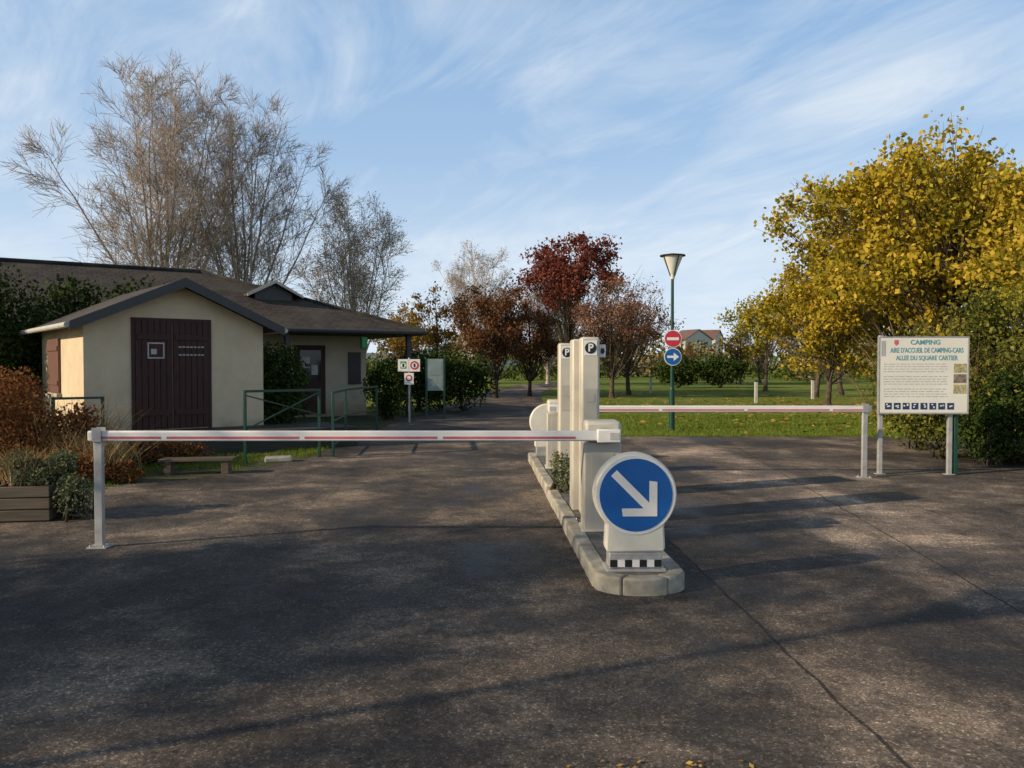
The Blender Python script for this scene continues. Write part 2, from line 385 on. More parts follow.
def shrub(name,label,cat,loc,blobs,n,lsize,leaf,seed,bark=M_barkd,group=None,upright=0,stuff=False):
    rg=np.random.default_rng(seed); t=thing(name,label,cat,loc,0,group)
    vol=np.array([b[3]*b[4]*b[5] for b in blobs])**.67; vol=vol/vol.sum(); Ps=[];segs=[]
    for b,w in zip(blobs,vol):
        k=max(int(n*w),10); nsub=max(8,int(18*w*len(blobs)))
        cs=unit(rg.normal(size=(nsub,3)))*rg.uniform(.5,.95,(nsub,1))
        ci=rg.integers(0,nsub,k)
        P=cs[ci]*.75+unit(rg.normal(size=(k,3)))*(rg.uniform(0,1,(k,1))**.5)*.38
        k2=k//3; P[:k2]=unit(rg.normal(size=(k2,3)))*rg.uniform(.6,1.0,(k2,1))*.92
        P=P*np.array(b[3:6])+np.array(b[0:3]); Ps.append(P)
        for c in cs[:10]:
            curve_seg(segs,(b[0]+rg.normal()*.08,b[1]+rg.normal()*.08,0),c*np.array(b[3:6])*.9+np.array(b[0:3]),.02,.006,rg,4,.15,0)
    P=np.concatenate(Ps); P=P[P[:,2]>.02]
    link('stem',segmesh('stem',segs,bark),t); link('foliage',leafmesh('foliage',P,lsize,rg,leaf),t)
    return t
def spray(name,label,cat,loc,n,h,spread,leaf,seed,w=.012,group=None):
    rg=np.random.default_rng(seed); t=thing(name,label,cat,loc,0,group)
    base=np.column_stack([rg.normal(size=n)*spread*.45,rg.normal(size=n)*spread*.45,np.zeros(n)])
    d=unit(np.column_stack([rg.normal(size=n)*.35,rg.normal(size=n)*.35,np.ones(n)])); L=h*rg.uniform(.5,1.1,n)[:,None]
    s=unit(np.cross(d,rg.normal(size=(n,3))))*w; tip=base+d*L+np.column_stack([d[:,0]*h*.4,d[:,1]*h*.4,np.zeros(n)])
    mid=base+d*L*.55
    V=np.stack([base-s,base+s,mid+s,mid-s, mid-s,mid+s,tip+s*.15,tip-s*.15],axis=1).reshape(-1,3)
    me=npmesh('foliage',V,np.arange(len(V)).reshape(-1,4),leaf)
    link('foliage',me,t); return t

# ------------------------------------------------------------------ ground
def sheet(name,pts,z,mat):
    mb=MB(); mb.add([(x,y,z) for x,y in pts],[tuple(range(len(pts)))]); o=mb.build(name,[mat]); structure(o); return o
sheet('ground',[(-700,-300),(700,-300),(700,1500),(-700,1500)],0,M_grass)
random.seed(12)
def rough(pts,step=.35,amp=.05):
    out=[]
    for (x0,y0),(x1,y1) in zip(pts[:-1],pts[1:]):
        L=math.hypot(x1-x0,y1-y0); n=max(1,min(int(L/step),40))
        for i in range(n):
            t=i/n; out.append((x0+(x1-x0)*t+random.uniform(-amp,amp),y0+(y1-y0)*t+random.uniform(-amp,amp)))
    out.append(pts[-1]); return out
edgeR=rough([(16,15.2),(10,17.2),(8.6,17.5),(2.6,17.6),(1.95,18.4),(1.5,22),(1.4,28),(1.35,36)])
edgeL=rough([(-2.1,36),(-3.2,24),(-3.3,17.5),(-3.45,13.4),(-4.2,11.5),(-5.3,10.4),(-6.6,10.0),(-16,9.6)])
sheet('road',[(-16,-16),(16,-16)]+edgeR+[(1.7,46),(3.5,60),(8,76),(6.0,77),(.5,62),(-1.4,50)]+edgeL,.008,M_asph)
sheet('verge',[(-16,9.4),(-6.6,9.8),(-5.3,10.2),(-4.2,11.3),(-3.35,13.3),(-3.2,17.5),(-3.1,25),(-7,26),(-30,22),(-30,9.4)],.004,M_verge)
mb=MB(); random.seed(3)
xs=[-600+i*40 for i in range(31)]; hs=[14+9*math.sin(i*.55)+5*math.sin(i*1.3+1) for i in range(31)]
vs=[(x,640,-1) for x in xs]+[(x,760,max(4,h)) for x,h in zip(xs,hs)]+[(x,900,-1) for x in xs]
fs=[(i,i+1,31+i+1,31+i) for i in range(30)]+[(31+i,31+i+1,62+i+1,62+i) for i in range(30)]
M_hill=simple('hill_haze_green',(.16,.20,.21),1,0,.3,.02,0)
mb.add(vs,fs); o=mb.build('hills',[M_hill]); structure(o)

def blades(name,regions,n,h,seed,mat=M_blade,w=.006):
    rg=np.random.default_rng(seed); Ps=[]
    tot=sum((r[1]-r[0])*(r[3]-r[2]) for r in regions)
    for r in regions:
        k=int(n*(r[1]-r[0])*(r[3]-r[2])/tot); Ps.append(np.column_stack([rg.uniform(r[0],r[1],k),rg.uniform(r[2],r[3],k),np.zeros(k)]))
    P=np.concatenate(Ps); n=len(P); d=unit(np.column_stack([rg.normal(size=n)*.5,rg.normal(size=n)*.5,np.ones(n)])); s=unit(np.cross(d,rg.normal(size=(n,3))))*w
    L=h*rg.uniform(.4,1.2,n)[:,None]
    V=np.stack([P-s,P+s,P+d*L],axis=1).reshape(-1,3)
    o=link(name,npmesh(name,V,np.arange(3*n).reshape(-1,3),mat)); o['kind']='stuff'; return o
blades('lawn_grass',[(2.0,12,17.7,25)],26000,.07,5,w=.010)
blades('verge_grass',[(-6.5,-5.3,10.6,13),(-5.3,-4.2,12,14),(-4.3,-3.5,13.6,17)],7000,.08,6)
blades('edge_grass',[(2.4,9,17.5,17.75),(-6.4,-5.2,10.0,10.4)],2500,.09,7)
rg=np.random.default_rng(11)
def litter(name,P,size):
    n=len(P); a=rg.uniform(0,6.28,n); L=size*rg.uniform(.6,1.3,n); d=np.column_stack([np.cos(a),np.sin(a),rg.normal(size=n)*.15])*L[:,None]; s=np.column_stack([-np.sin(a),np.cos(a),rg.normal(size=n)*.25])*L[:,None]*.6
    V=np.stack([P-d,P+s,P+d,P-s],axis=1).reshape(-1,3); o=link(name,npmesh(name,V,np.arange(4*n).reshape(-1,4),L_lit)); o['kind']='stuff'
P=np.concatenate([np.column_stack([rg.normal(12,4.5,2600),rg.normal(26,6,2600),np.full(2600,.05)]),
   np.column_stack([rg.uniform(-2,14,700),rg.uniform(30,48,700),np.full(700,.05)])]); P=P[(P[:,1]>17.8)&(P[:,0]>2.2)]
litter('fallen_leaves',P,.07)
P=np.concatenate([np.column_stack([rg.normal(-4.6,.6,110),rg.normal(9.8,.7,110),np.full(110,.022)]),
  np.column_stack([rg.normal(6.9,.8,120),rg.normal(11.4,.7,120),np.full(120,.022)]),
  np.column_stack([rg.uniform(-4,5,40),rg.uniform(4,12,40),np.full(40,.02)]),
  np.column_stack([rg.normal(.58,.18,120),rg.normal(3.02,.035,120),np.full(120,.018)])])
litter('scattered_leaves',P,.013)

# ------------------------------------------------------------------ traffic island
YAW=R(2.4)
isl=thing('traffic_island','long narrow raised concrete kerbed island with gravel top','traffic island',(.92,5.42,0),YAW)
mb=MB(); random.seed(4)
hw=.33; kw=.13; L=8.0
def block(x0,x1,y0,y1):
    j=random.uniform(-.004,.004); mb.box(x0+j,x1+j,y0,y1,-.02,.13+random.uniform(-.004,.004))
y=.22
while y<L-.3:
    e=min(y+.98,L-.22); block(-hw,-hw+kw,y+.005,e-.005); block(hw-kw,hw,y+.005,e-.005); y+=1
def nose(y0,sgn):
    n=3
    for k in range(n):
        o=[];i_=[]
        for s_ in range(4):
            a=math.pi*(k+s_/3*.985)/n
            o.append((hw*math.cos(a),y0-sgn*.24*math.sin(a))); i_.append(((hw-kw)*math.cos(a),y0-sgn*(.24-.11)*math.sin(a)))
        loop=o+i_[::-1]
        if sgn<0: loop=loop[::-1]
        m=len(loop); vs=[(x,y_,-.02) for x,y_ in loop]+[(x,y_,.13) for x,y_ in loop]
        mb.add(vs,[tuple(range(m)),tuple(range(2*m-1,m-1,-1))]+[(i,m+i,m+(i+1)%m,(i+1)%m) for i in range(m)])
nose(.22,1); nose(L-.22,-1)
kerb=mb.build('kerb',[M_conc],isl,.018)
mb=MB(); mb.box(-hw+kw-.002,hw-kw+.002,.12,L-.12,0,.118); mb.build('gravel_fill',[M_soil],isl)
def islpos(d,off=0):
    c,s=math.cos(YAW),math.sin(YAW); return (.92-s*d+c*off,5.42+c*d+s*off)

def bollard(loc,rz,label):
    t=thing('direction_bollard',label,'traffic bollard',loc,rz,'keep-side bollards on the island')
    cz=.55; r=.297
    a0=-R(46)
    pts=ellipse(0,cz,r,r,44,a0,math.pi-a0)+[(-r*math.cos(a0),cz+r*math.sin(a0))]
    body=pts+[(-.215,.16),(-.20,.135),(.20,.135),(.215,.16)]
    mb=MB(); mb.prism(body,-.075,.075); mb.build('body',[M_cream],t,.02)
    mb=MB(); mb.box(-.215,.215,-.12,.12,0,.022); mb.box(-.19,.19,-.085,.085,.0225,.1348); mb.build('base',[M_steel],t,.006)
    mb=MB()
    for i in range(7):
        x=-.185+i*.0528; mb.box(x,x+.052,-.093,-.0855,.035,.085,i%2)
    mb.build('reflector_strip',[M_black,M_white],t)
    mb=MB(); mb.prism(ellipse(0,cz,.285,.285,48),-.080,-.0755); mb.build('rim',[M_white],t)
    mb=MB(); mb.prism(ellipse(0,cz,.262,.262,48),-.084,-.0805); mb.build('blue_disc',[M_blue],t)
    mb=MB(); y0,y1=-.088,-.0845
    w=.029
    def rot(p):
        c=math.sqrt(.5); u,v=p; return (c*u+c*v, cz-c*u+c*v)
    arrow=[(-.225,-w),(.135-w,-w),(-.005,-.140),(.040,-.175),(.215,0),(.040,.175),(-.005,.140),(.135-w,w),(-.225,w)]
    mb.prism([rot(p) for p in arrow],y0,y1); mb.build('arrow',[M_white],t)
    return t
bollard((.887,5.72,.118),R(1),'cream bollard with blue white-arrow disc on the island nose')
bx,by=islpos(7.55,-.02); bollard((bx,by,.118),R(182),'cream bollard seen from its plain back on the island')

def barrier(loc,rz,length,label,dirn):
    t=thing('barrier_gate',label,'barrier gate',loc,rz,'white and red barrier gates')
    mb=MB(); mb.box(-.165,.165,-.15,.17,0,.80); mb.box(-.185,.185,-.17,.19,0,.03); mb.build('housing',[M_grey2],t,.018)
    mb=MB(); mb.box(-.155,.165,-.16,.16,.803,.985); mb.build('housing_head',[M_grey],t,.03)
    mb=MB(); mb.box(-.10,.10,-.153,-.1505,.25,.72); mb.build('service_door',[M_grey2],t,.004)
    z=.865; mb=MB(); s=dirn
    xa,xb=sorted((-s*.14,s*length)); mb.box(xa,xb,-.255,-.205,z-.045,z+.045)
    a=mb.build('arm',[M_white],t,.012)
    mb=MB(); x=0.25
    while x<length-.1:
        e=min(x+1.15,length-.05); q0,q1=sorted((s*x,s*e)); mb.box(q0,q1,-.258,-.2553,z-.024,z-.004); x+=1.2
    mb.build('red_stripe',[M_redf],a)
    mb=MB(); mb.tube((0,-.204,z),(0,-.161,z),.07,.07,20); mb.build('hub',[M_steel],a,.004)
    mb=MB(); q0,q1=sorted((-s*.145,s*.06)); mb.box(q0,q1,-.270,-.1975,z-.058,z+.058); mb.build('arm_clamp',[M_white],a,.01)
    mb=MB(); mb.box(min(-s*.05,-s*.13),max(-s*.05,-s*.13),-.274,-.2705,z-.03,z+.03); mb.build('reflector',[M_pale],a)
    return t
barrier((.80,7.10,.118),0,4.49,'grey barrier housing with long white red-striped arm lowered',-1)
barrier((.66,11.35,.118),0,4.40,'grey barrier housing behind pillars with lowered white arm',1)
def restpost(loc,h,label):
    t=thing('barrier_rest_post',label,'post',loc,0,'barrier arm rest posts')
    mb=MB(); mb.box(-.036,.036,-.025,.025,.012,h); mb.build('post',[M_steel],t,.006)
    mb=MB(); mb.box(-.085,.085,-.075,.075,0,.012)
    for x in(-.06,.06):
        for y in(-.05,.05): mb.tube((x,y,.012),(x,y,.028),.01,n=6)
    mb.build('base_plate',[M_steel],t)
    mb=MB(); mb.box(-.04,.04,-.045,-.037,h,h+.12); mb.box(-.04,.04,.037,.045,h,h+.12); mb.box(-.04,.04,-.0365,.0365,h-.004,h+.006); mb.build('fork',[M_steel],t)
restpost((-3.60,6.87,.009),.926,'slim galvanised post holding the barrier arm end')
restpost((4.97,11.12,.009),.926,'slim galvanised post on asphalt holding far arm')

def terminal(loc,rz,h,label,extra,off):
    t=thing('ticket_terminal',label,'ticket terminal',loc,rz,'ticket terminals on the island')
    mb=MB(); mb.box(-.09,.09,-.13,.12,0,h); mb.build('front_column',[M_grey],t,.02)
    mb=MB(); mb.box(-.085-off,.08,.125,.40,0,h-.012); mb.build('rear_casing',[M_grey],t,.02)
    mb=MB(); mb.box(-.065,.065,-.1335,-.1305,.95,1.25); mb.build('panel',[M_grey2],t,.002)
    mb=MB(); mb.box(-.04,.04,-.137,-.134,1.12,1.2); mb.build('screen',[M_grey2],t)
    mb=MB(); mb.box(-.062,.062,-.1335,-.1305,h-.18,h-.035); mb.build('emblem',[M_white],t)
    mb=MB(); mb.prism(ellipse(0,h-.107,.056,.056,28),-.1365,-.134); mb.build('emblem_disc',[M_black],t)
    text('P',.105,M_white,t,(0,-.138,h-.107),'parking_letter',bold=.003)
    if extra:
        mb=MB(); mb.box(.092,.16,-.06,.05,h-.20,h-.07); mb.build('intercom',[M_white],t,.01)
        mb=MB(); mb.prism(ellipse(.126,h-.135,.02,.03,16),-.064,-.0605); mb.build('lens',[M_black],t)
terminal((.765,7.85,.118),R(1),1.755,'tall light grey ticket pillar with round parking emblem',True,.07)
terminal((.635,9.30,.118),R(1),1.735,'tall light grey ticket pillar behind another pillar',False,-.03)

# ------------------------------------------------------------------ info board
ib=thing('information_board','large white campsite information panel on two slim posts','information board',(5.93,11.4,.009),R(-3))
mb=MB(); mb.box(-.62,.62,-.02,.02,.90,1.985); mb.build('panel',[M_board],ib,.006)
mb=MB()
for a in((-.635,-.6205,-.025,.025,.885,2.0),(.6205,.635,-.025,.025,.885,2.0),(-.62,.62,-.025,.025,1.9855,2.0),(-.62,.62,-.025,.025,.885,.8995)): mb.box(*a)
mb.build('frame',[M_steel],ib)
for x in(-.575,.41):
    mb=MB(); mb.box(x-.03,x+.03,.027,.087,0,2.02 if x<0 else 1.95); mb.box(x-.07,x+.07,0,.11,0,.012); mb.build('post',[M_steel],ib,.005)
mb=MB(); mb.box(.47,.52,.03,.09,0,.9); mb.build('green_stake',[M_green],ib,.004)
text("CAMPING",.095,M_teal,ib,(.02,-.022,1.915),bold=.002)
text("AIRE D'ACCUEIL DE CAMPING-CARS",.10,M_teal,ib,(.04,-.022,1.80),bold=.001,sx=.63)
text("ALLEE DU SQUARE CARTIER",.095,M_teal,ib,(.04,-.022,1.69),bold=.001,sx=.72)
mb=MB(); mb.prism([(-.42,1.95),(-.36,1.95),(-.36,1.90),(-.39,1.87),(-.42,1.90)][::-1],-.024,-.0205); mb.build('crest',[M_redf],ib)
mb=MB(); random.seed(8)
mb.box(-.60,-.54,-.023,-.0205,1.72,1.94,0)
for r in range(14):
    z=1.60-r*.036
    if r in(4,9): continue
    x=-.56
    while x<.34:
        w=random.uniform(.03,.10)
        if x+w>.36: break
        mb.box(x,x+w,-.022,-.0205,z,z+.009,0); x+=w+.018
mb.build('printed_text',[M_ink],ib)
mb=MB()
for i,m in enumerate((0,1,0)): mb.box(.42,.60,-.023,-.0205,1.48-i*.15,1.61-i*.15,m)
mb.build('printed_photos',[M_photo1,M_photo2],ib)
mb=MB()
for i in range(8):
    x=-.54+i*.125
    mb.box(x,x+.095,-.023,-.0205,.95,1.045,0)
    for k in range(3):
        xx=x+.012+random.uniform(0,.05); zz=.96+random.uniform(0,.055); mb.box(xx,xx+.022,-.0245,-.0232,zz,zz+.018,1)
mb.build('pictograms',[M_navy,M_white],ib)

# ------------------------------------------------------------------ street lamp + road signs
def lamp(loc,h,label,n='street_lamp'):
    t=thing(n,label,'street lamp',loc,0)
    mb=MB(); mb.tube((0,0,0),(0,0,1.0),.075,.07,16); mb.tube((0,0,1.0),(0,0,1.06),.07,.048,16); mb.tube((0,0,1.06),(0,0,h-.62),.048,.036,16); mb.tube((0,0,0),(0,0,.03),.14,.14,16)
    mb.build('pole',[M_green],t,0,True)
    mb=MB(); mb.tube((0,0,h-.62),(0,0,h-.5),.05,.07,16); mb.tube((0,0,h-.5),(0,0,h-.06),.075,.25,24); mb.build('lamp_bowl',[M_lampglass],t,0,True)
    mb=MB(); mb.tube((0,0,h-.06),(0,0,h-.035),.31,.31,28); mb.tube((0,0,h-.035),(0,0,h),.29,.1,28); mb.build('lamp_cap',[M_barkd],t,0,True)
    mb=MB()
    for k in range(4):
        a=k*math.pi/2+.4; mb.tube((.06*math.cos(a),.06*math.sin(a),h-.55),(.265*math.cos(a),.265*math.sin(a),h-.05),.014,n=6)
    mb.build('bracket',[M_green],t)
    return t
LX,LY=3.93,19.4
lamp((LX,LY,0),4.32,'green street lamp with conical glass head on the lawn edge')
t=thing('no_entry_sign','round red no entry sign fixed to the green lamp pole','road sign',(LX,LY-.075,2.24))
mb=MB(); mb.prism(ellipse(0,0,.215,.215,36),-.012,0); mb.build('rim',[M_white],t)
mb=MB(); mb.prism(ellipse(0,0,.198,.198,36),-.016,-.0125); mb.build('disc',[M_red],t)
mb=MB(); mb.box(-.145,.145,-.020,-.0165,-.035,.035); mb.build('white_bar',[M_white],t)
mb=MB(); mb.box(-.06,.06,.001,.026,-.1,.1); mb.build('clamp',[M_steel],t)
t=thing('direction_sign','round blue sign with white arrow under no entry sign','road sign',(LX,LY-.075,1.80))
mb=MB(); mb.prism(ellipse(0,0,.215,.215,36),-.012,0); mb.build('rim',[M_white],t)
mb=MB(); mb.prism(ellipse(0,0,.198,.198,36),-.016,-.0125); mb.build('disc',[M_blue],t)
mb=MB(); mb.prism([(-.14,-.028),(.02,-.028),(.02,-.1),(.15,0),(.02,.1),(.02,.028),(-.14,.028)],-.020,-.0165); mb.build('arrow',[M_white],t)
mb=MB(); mb.box(-.06,.06,.001,.026,-.1,.1); mb.build('clamp',[M_steel],t)

# ------------------------------------------------------------------ hut
hut=thing('gabled_hut','small cream rendered hut with tiled gable roof','hut',(-7.62,14.05,0),R(40))
W,D=3.3,3.9; ez=2.40; sl=.45; az=ez+sl*W/2
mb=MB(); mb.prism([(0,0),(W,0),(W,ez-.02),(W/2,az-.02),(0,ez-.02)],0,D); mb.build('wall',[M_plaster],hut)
mb=MB(); ov=.28; fo=.38; bk=.3; th=.07
for s in(-1,1):
    xe=W/2+s*(W/2+ov); ze=az-sl*(W/2+ov)
    if s>0: pts=[(W/2,az),(xe,ze),(xe,ze+th),(W/2,az+th)]
    else: pts=[(xe,ze),(W/2-.001,az),(W/2-.001,az+th),(xe,ze+th)]
    mb.prism(pts,-fo,D+bk)
roof=mb.build('roof',[M_slate],hut,uv=True)
mb=MB()
for s in(-1,1):
    xe=W/2+s*(W/2+ov+.01); ze=az-sl*(W/2+ov+.01)
    pts=[(W/2,az-.09),(xe,ze-.08),(xe,ze+th+.02),(W/2,az+th+.02)]
    if s<0: pts=[(xe,ze-.08),(W/2-.001,az-.09),(W/2-.001,az+th+.02),(xe,ze+th+.02)]
    mb.prism(pts,-fo-.035,-fo-.003)
mb.build('bargeboard',[M_fascia],roof)
mb=MB()
for s in(-1,1):
    xe=W/2+s*(W/2+ov+.045); ze=az-sl*(W/2+ov)
    mb.tube((xe,-fo,ze+.02),(xe,D+bk,ze+.02),.05,n=10)
mb.build('gutter',[M_pale],roof)
x0,x1,z0,z1=.85,2.18,.40,2.42
mb=MB()
mb.box(x0-.06,x0-.002,-.04,.002,z0-.02,z1); mb.box(x1+.002,x1+.06,-.04,.002,z0-.02,z1); mb.box(x0-.06,x1+.06,-.04,.002,z1+.002,z1+.06)
mb.build('door_frame',[M_door],hut)
mid=(x0+x1)/2
for a,bb in((x0,mid-.008),(mid+.008,x1)):
    mb=MB(); n=6; w=(bb-a)/n
    for i in range(n): mb.box(a+i*w+.004,a+(i+1)*w-.004,-.055,-.005,z0,z1)
    for z in(z0+.25,z1-.35): mb.box(a+.03,bb-.03,-.078,-.0555,z,z+.11)
    d=mb.build('door',[M_door],hut,.004)
    mb=MB(); hx=(bb-.06) if a<mid-.1 else (a+.06); mb.tube((hx,-.12,1.3),(hx,-.12,1.42),.012,n=8); mb.build('handle',[M_black],d)
mb=MB(); mb.box(1.06,1.36,-.0590,-.0555,1.72,2.02,0); mb.box(1.085,1.335,-.0605,-.0592,1.745,1.995,1); mb.box(1.12,1.22,-.0618,-.0607,1.80,1.90,0); mb.build('paper_notice',[M_greyed,M_door],hut)
mb=MB(); random.seed(2)
for r in range(2):
    x=1.62
    while x<2.08: mb.box(x,x+.05,-.058,-.0555,1.93-r*.15,1.955-r*.15); x+=.07
mb.build('door_lettering',[M_greyed],hut)
mb=MB(); n=5
for i in range(n): mb.box(-.05,-.004,1.95+i*.22,1.95+i*.22+.212,1.05,2.12)
mb.box(-.07,-.051,1.97,3.03,1.2,1.29); mb.box(-.07,-.051,1.97,3.03,1.88,1.97)
mb.build('shutter',[M_shut],hut,.003)
mb=MB(); mb.box(-.09,.0,1.88,3.12,.97,1.04); mb.build('window_sill',[M_conc],hut)
ter=thing('terrace','low dark timber decked terrace in front of the hut door','terrace',(-7.62,14.05,0),R(40))
mb=MB()
for i in range(11): mb.box(.3,4.6,-1.62+i*.145,-1.62+i*.145+.137,.34,.375)
mb.build('decking',[M_dwood],ter)
mb=MB(); mb.box(.32,4.58,-1.6,-.02,0,.335); mb.build('base_wall',[M_dwood],ter)

def railing(name,label,pts,h,mid=True,brace=()):
    t=thing(name,label,'railing',(pts[0][0],pts[0][1],0))
    o=Vector((pts[0][0],pts[0][1],0)); P=[Vector(p)-o for p in pts]
    for p in P:
        mb=MB(); mb.beam(p,p+Vector((0,0,h+.02)),.045,.045); mb.build('post',[M_green],t,.004)
    for a,b_ in zip(P[:-1],P[1:]):
        mb=MB(); mb.beam(a+Vector((0,0,h)),b_+Vector((0,0,h)),.04,.04)
        if mid: mb.beam(a+Vector((0,0,h*.55)),b_+Vector((0,0,h*.55)),.022,.022); mb.beam(a+Vector((0,0,.2)),b_+Vector((0,0,.2)),.022,.022)
        mb.build('rail',[M_green],t)
    for a,b_ in brace:
        mb=MB(); mb.beam(Vector(a)-o,Vector(b_)-o,.022,.022); mb.build('brace',[M_green],t)
    return t
railing('railing','green painted steel railing beside the terrace steps',[(-4.35,12.85,0),(-3.32,13.6,0)],1.17,False,[((-4.33,12.87,.55),(-3.34,13.58,1.12)),((-4.33,12.87,1.1),(-3.34,13.58,.75)),((-4.33,12.87,.5),(-3.34,13.58,.5))])
railing('railing','green painted steel ramp railing sloping to the entrance',[(-3.12,13.75,0),(-3.25,15.4,0),(-3.0,17.5,0)],1.12,True)
railing('railing','short green painted steel fence beside hut corner',[(-7.5,12.9,0),(-6.9,13.3,0)],1.05,True)
t=thing('low_bench','low weathered plank bench on two stubby legs','bench',(-4.60,11.55,0),R(8))
mb=MB(); mb.box(-.52,.52,-.14,-.005,.20,.24); mb.box(-.52,.52,.005,.14,.20,.24); mb.build('seat',[M_wood],t,.005)
for x in(-.4,.4):
    mb=MB(); mb.box(x-.05,x+.05,-.12,.12,0,.198); mb.build('leg',[M_wood],t,.005)
t=thing('stone_slab','pale flat stone slab lying on the verge','stone',(-3.85,13.0,0),R(15))
mb=MB(); mb.box(-.22,.22,-.12,.12,0,.10); mb.build('slab',[M_conc],t,.03)
t=thing('planter_box','square weathered timber planter on the asphalt edge','planter',(-5.0,8.2,.009),R(8))
mb=MB()
for i in range(3):
    z=i*.12+.01; mb.box(-.27,.27,-.25,-.21,z,z+.11); mb.box(-.27,.27,.21,.25,z,z+.11); mb.box(-.27,-.23,-.208,.208,z,z+.11); mb.box(.23,.27,-.208,.208,z,z+.11)
mb.build('wall',[M_wood],t,.006)
mb=MB(); mb.box(-.228,.228,-.208,.208,.01,.32); mb.build('soil',[M_verge],t)
shrub('planter_shrub','grey green trailing plant filling the timber planter','plant',(-4.93,8.18,.0),[(0,.04,.46,.34,.28,.2),(.42,-.06,.24,.22,.24,.28),(-.2,.05,.56,.2,.2,.2),(.2,.1,.58,.2,.2,.16)],7000,.03,L_gry,21)
spray('planter_flowers','dry yellowish stems growing from the timber planter','plant',(-5.1,8.3,.33),260,.42,.25,L_straw,22,.006)

# ------------------------------------------------------------------ main building
bd=thing('reception_building','long low reception building with dark hipped tile roof','building',(-9.6,24.4,0),R(32))
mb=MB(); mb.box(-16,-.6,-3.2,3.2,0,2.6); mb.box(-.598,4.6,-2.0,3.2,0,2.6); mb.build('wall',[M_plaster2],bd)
def hip(x0,x1,y,ze,xr0,xr1,zr,th=.12):
    v=[(x0,-y,ze),(x1,-y,ze),(x1,y,ze),(x0,y,ze),(xr0,0,zr),(xr1,0,zr)]
    vb=[(a,b_,c-th) for a,b_,c in v[:4]]
    return v+vb,[(0,1,5,4),(1,2,5),(2,3,4,5),(3,0,4),(6,7,1,0),(7,8,2,1),(8,9,3,2),(9,6,0,3),(9,8,7,6)]
mb=MB(); v,f=hip(-17,5.7,4,2.62,-13,0,4.45); mb.add(v,f); roof=mb.build('roof',[M_slate],bd,uv=True)
mb=MB(); mb.tube((-17,-4.05,2.56),(5.75,-4.05,2.56),.06,n=8); mb.tube((5.75,-4.05,2.56),(5.75,4.05,2.56),.06,n=8); mb.build('gutter',[M_fascia],roof)
mb=MB(); mb.tube((-13,0,4.47),(0,0,4.47),.07,n=8); mb.tube((0,0,4.47),(5.7,-4,2.64),.06,n=8); mb.build('ridge_tiles',[M_slate],roof)
M=Matrix.Translation((1.7,0,0))
mb=MB(); mb.prism([(-.55,2.9),(.55,2.9),(.55,3.72),(0,4.02),(-.55,3.72)],-2.0,1.0,0,M); mb.build('dormer_wall',[M_fascia],roof)
mb=MB()
for s in(-1,1):
    pts=[(0,4.03),(.8*s,3.63),(.8*s,3.69),(0,4.10)]
    if s<0: pts=pts[::-1]
    mb.prism(pts,-2.2,1.0,0,M)
mb.build('dormer_roof',[M_slate],roof,uv=True)
mb=MB()
for s in(-1,1):
    pts=[(0,4.02),(.82*s,3.60),(.82*s,3.68),(0,4.11)]
    if s<0: pts=pts[::-1]
    mb.prism(pts,-2.24,-2.203,0,M)
mb.build('dormer_bargeboard',[M_grey2],roof)
for x in(1.6,5.3):
    mb=MB(); mb.box(x-.07,x+.07,-3.75,-3.61,0,2.5); mb.build('porch_post',[M_fascia],bd,.01)
mb=MB(); mb.box(2.3,3.25,-2.06,-2.002,.1,2.2); d=mb.build('door',[M_door],bd,.01)
mb=MB(); mb.box(2.45,3.1,-2.075,-2.062,1.1,2.05); mb.build('door_glass',[M_dkglass],d)
mb=MB(); mb.box(2.5,2.75,-2.085,-2.077,1.5,1.85); mb.box(2.8,3.0,-2.085,-2.077,1.3,1.6); mb.build('poster',[M_pale],d)
mb=MB(); mb.box(.2,1.4,-2.04,-2.002,1.0,2.1); w=mb.build('window',[M_dkglass],bd)
mb=MB(); mb.box(.12,.198,-2.06,-2.002,.92,2.18); mb.box(1.402,1.48,-2.06,-2.002,.92,2.18); mb.box(.2,1.4,-2.06,-2.002,2.102,2.18); mb.box(.2,1.4,-2.06,-2.002,.92,.998); mb.build('window_frame',[M_pale],w)
mb=MB(); mb.box(3.7,3.88,-3.95,-3.78,2.08,2.42); mb.build('green_lantern',[M_greenlit],bd,.02)
mb=MB(); mb.box(4.0,4.4,-2.06,-2.002,1.0,2.0); mb.build('notice_panel',[M_fascia],bd)

t=thing('rules_signpost','two small white rule signs on a grey post','sign',(-2.85,21.9,0))
mb=MB(); mb.tube((0,0,0),(0,0,1.8),.03,n=10); mb.build('post',[M_steel],t)
for x,m,c in((-.155,M_greenlit,'green_symbol'),(.155,M_red,'red_symbol')):
    mb=MB(); mb.box(x-.15,x+.15,-.05,-.032,1.42,1.76); p=mb.build('sign_panel',[M_white],t)
    mb=MB()
    if c=='green_symbol': mb.box(x-.08,x+.08,-.054,-.0505,1.50,1.70)
    else: mb.prism(ellipse(x,1.59,.12,.12,24),-.054,-.0505)
    q=mb.build(c,[m],p)
    mb=MB(); mb.prism(ellipse(x,1.59,.075,.075,20),-.058,-.0545); mb.build('symbol_centre',[M_white],p)
    mb=MB(); mb.box(x-.025,x+.025,-.062,-.0585,1.54,1.64); mb.build('pictogram',[M_black],p)
mb=MB(); mb.box(-.13,.13,-.05,-.032,1.06,1.38); p=mb.build('lower_panel',[M_white],t)
mb=MB(); mb.prism(ellipse(0,1.24,.09,.09,24),-.054,-.0505); mb.build('red_symbol',[M_red],p)
mb=MB(); mb.prism(ellipse(0,1.24,.055,.055,24),-.058,-.0545); mb.build('symbol_centre',[M_white],p)
t=thing('notice_board','narrow grey green notice board on two green posts','notice board',(-2.25,23.2,0),R(10))
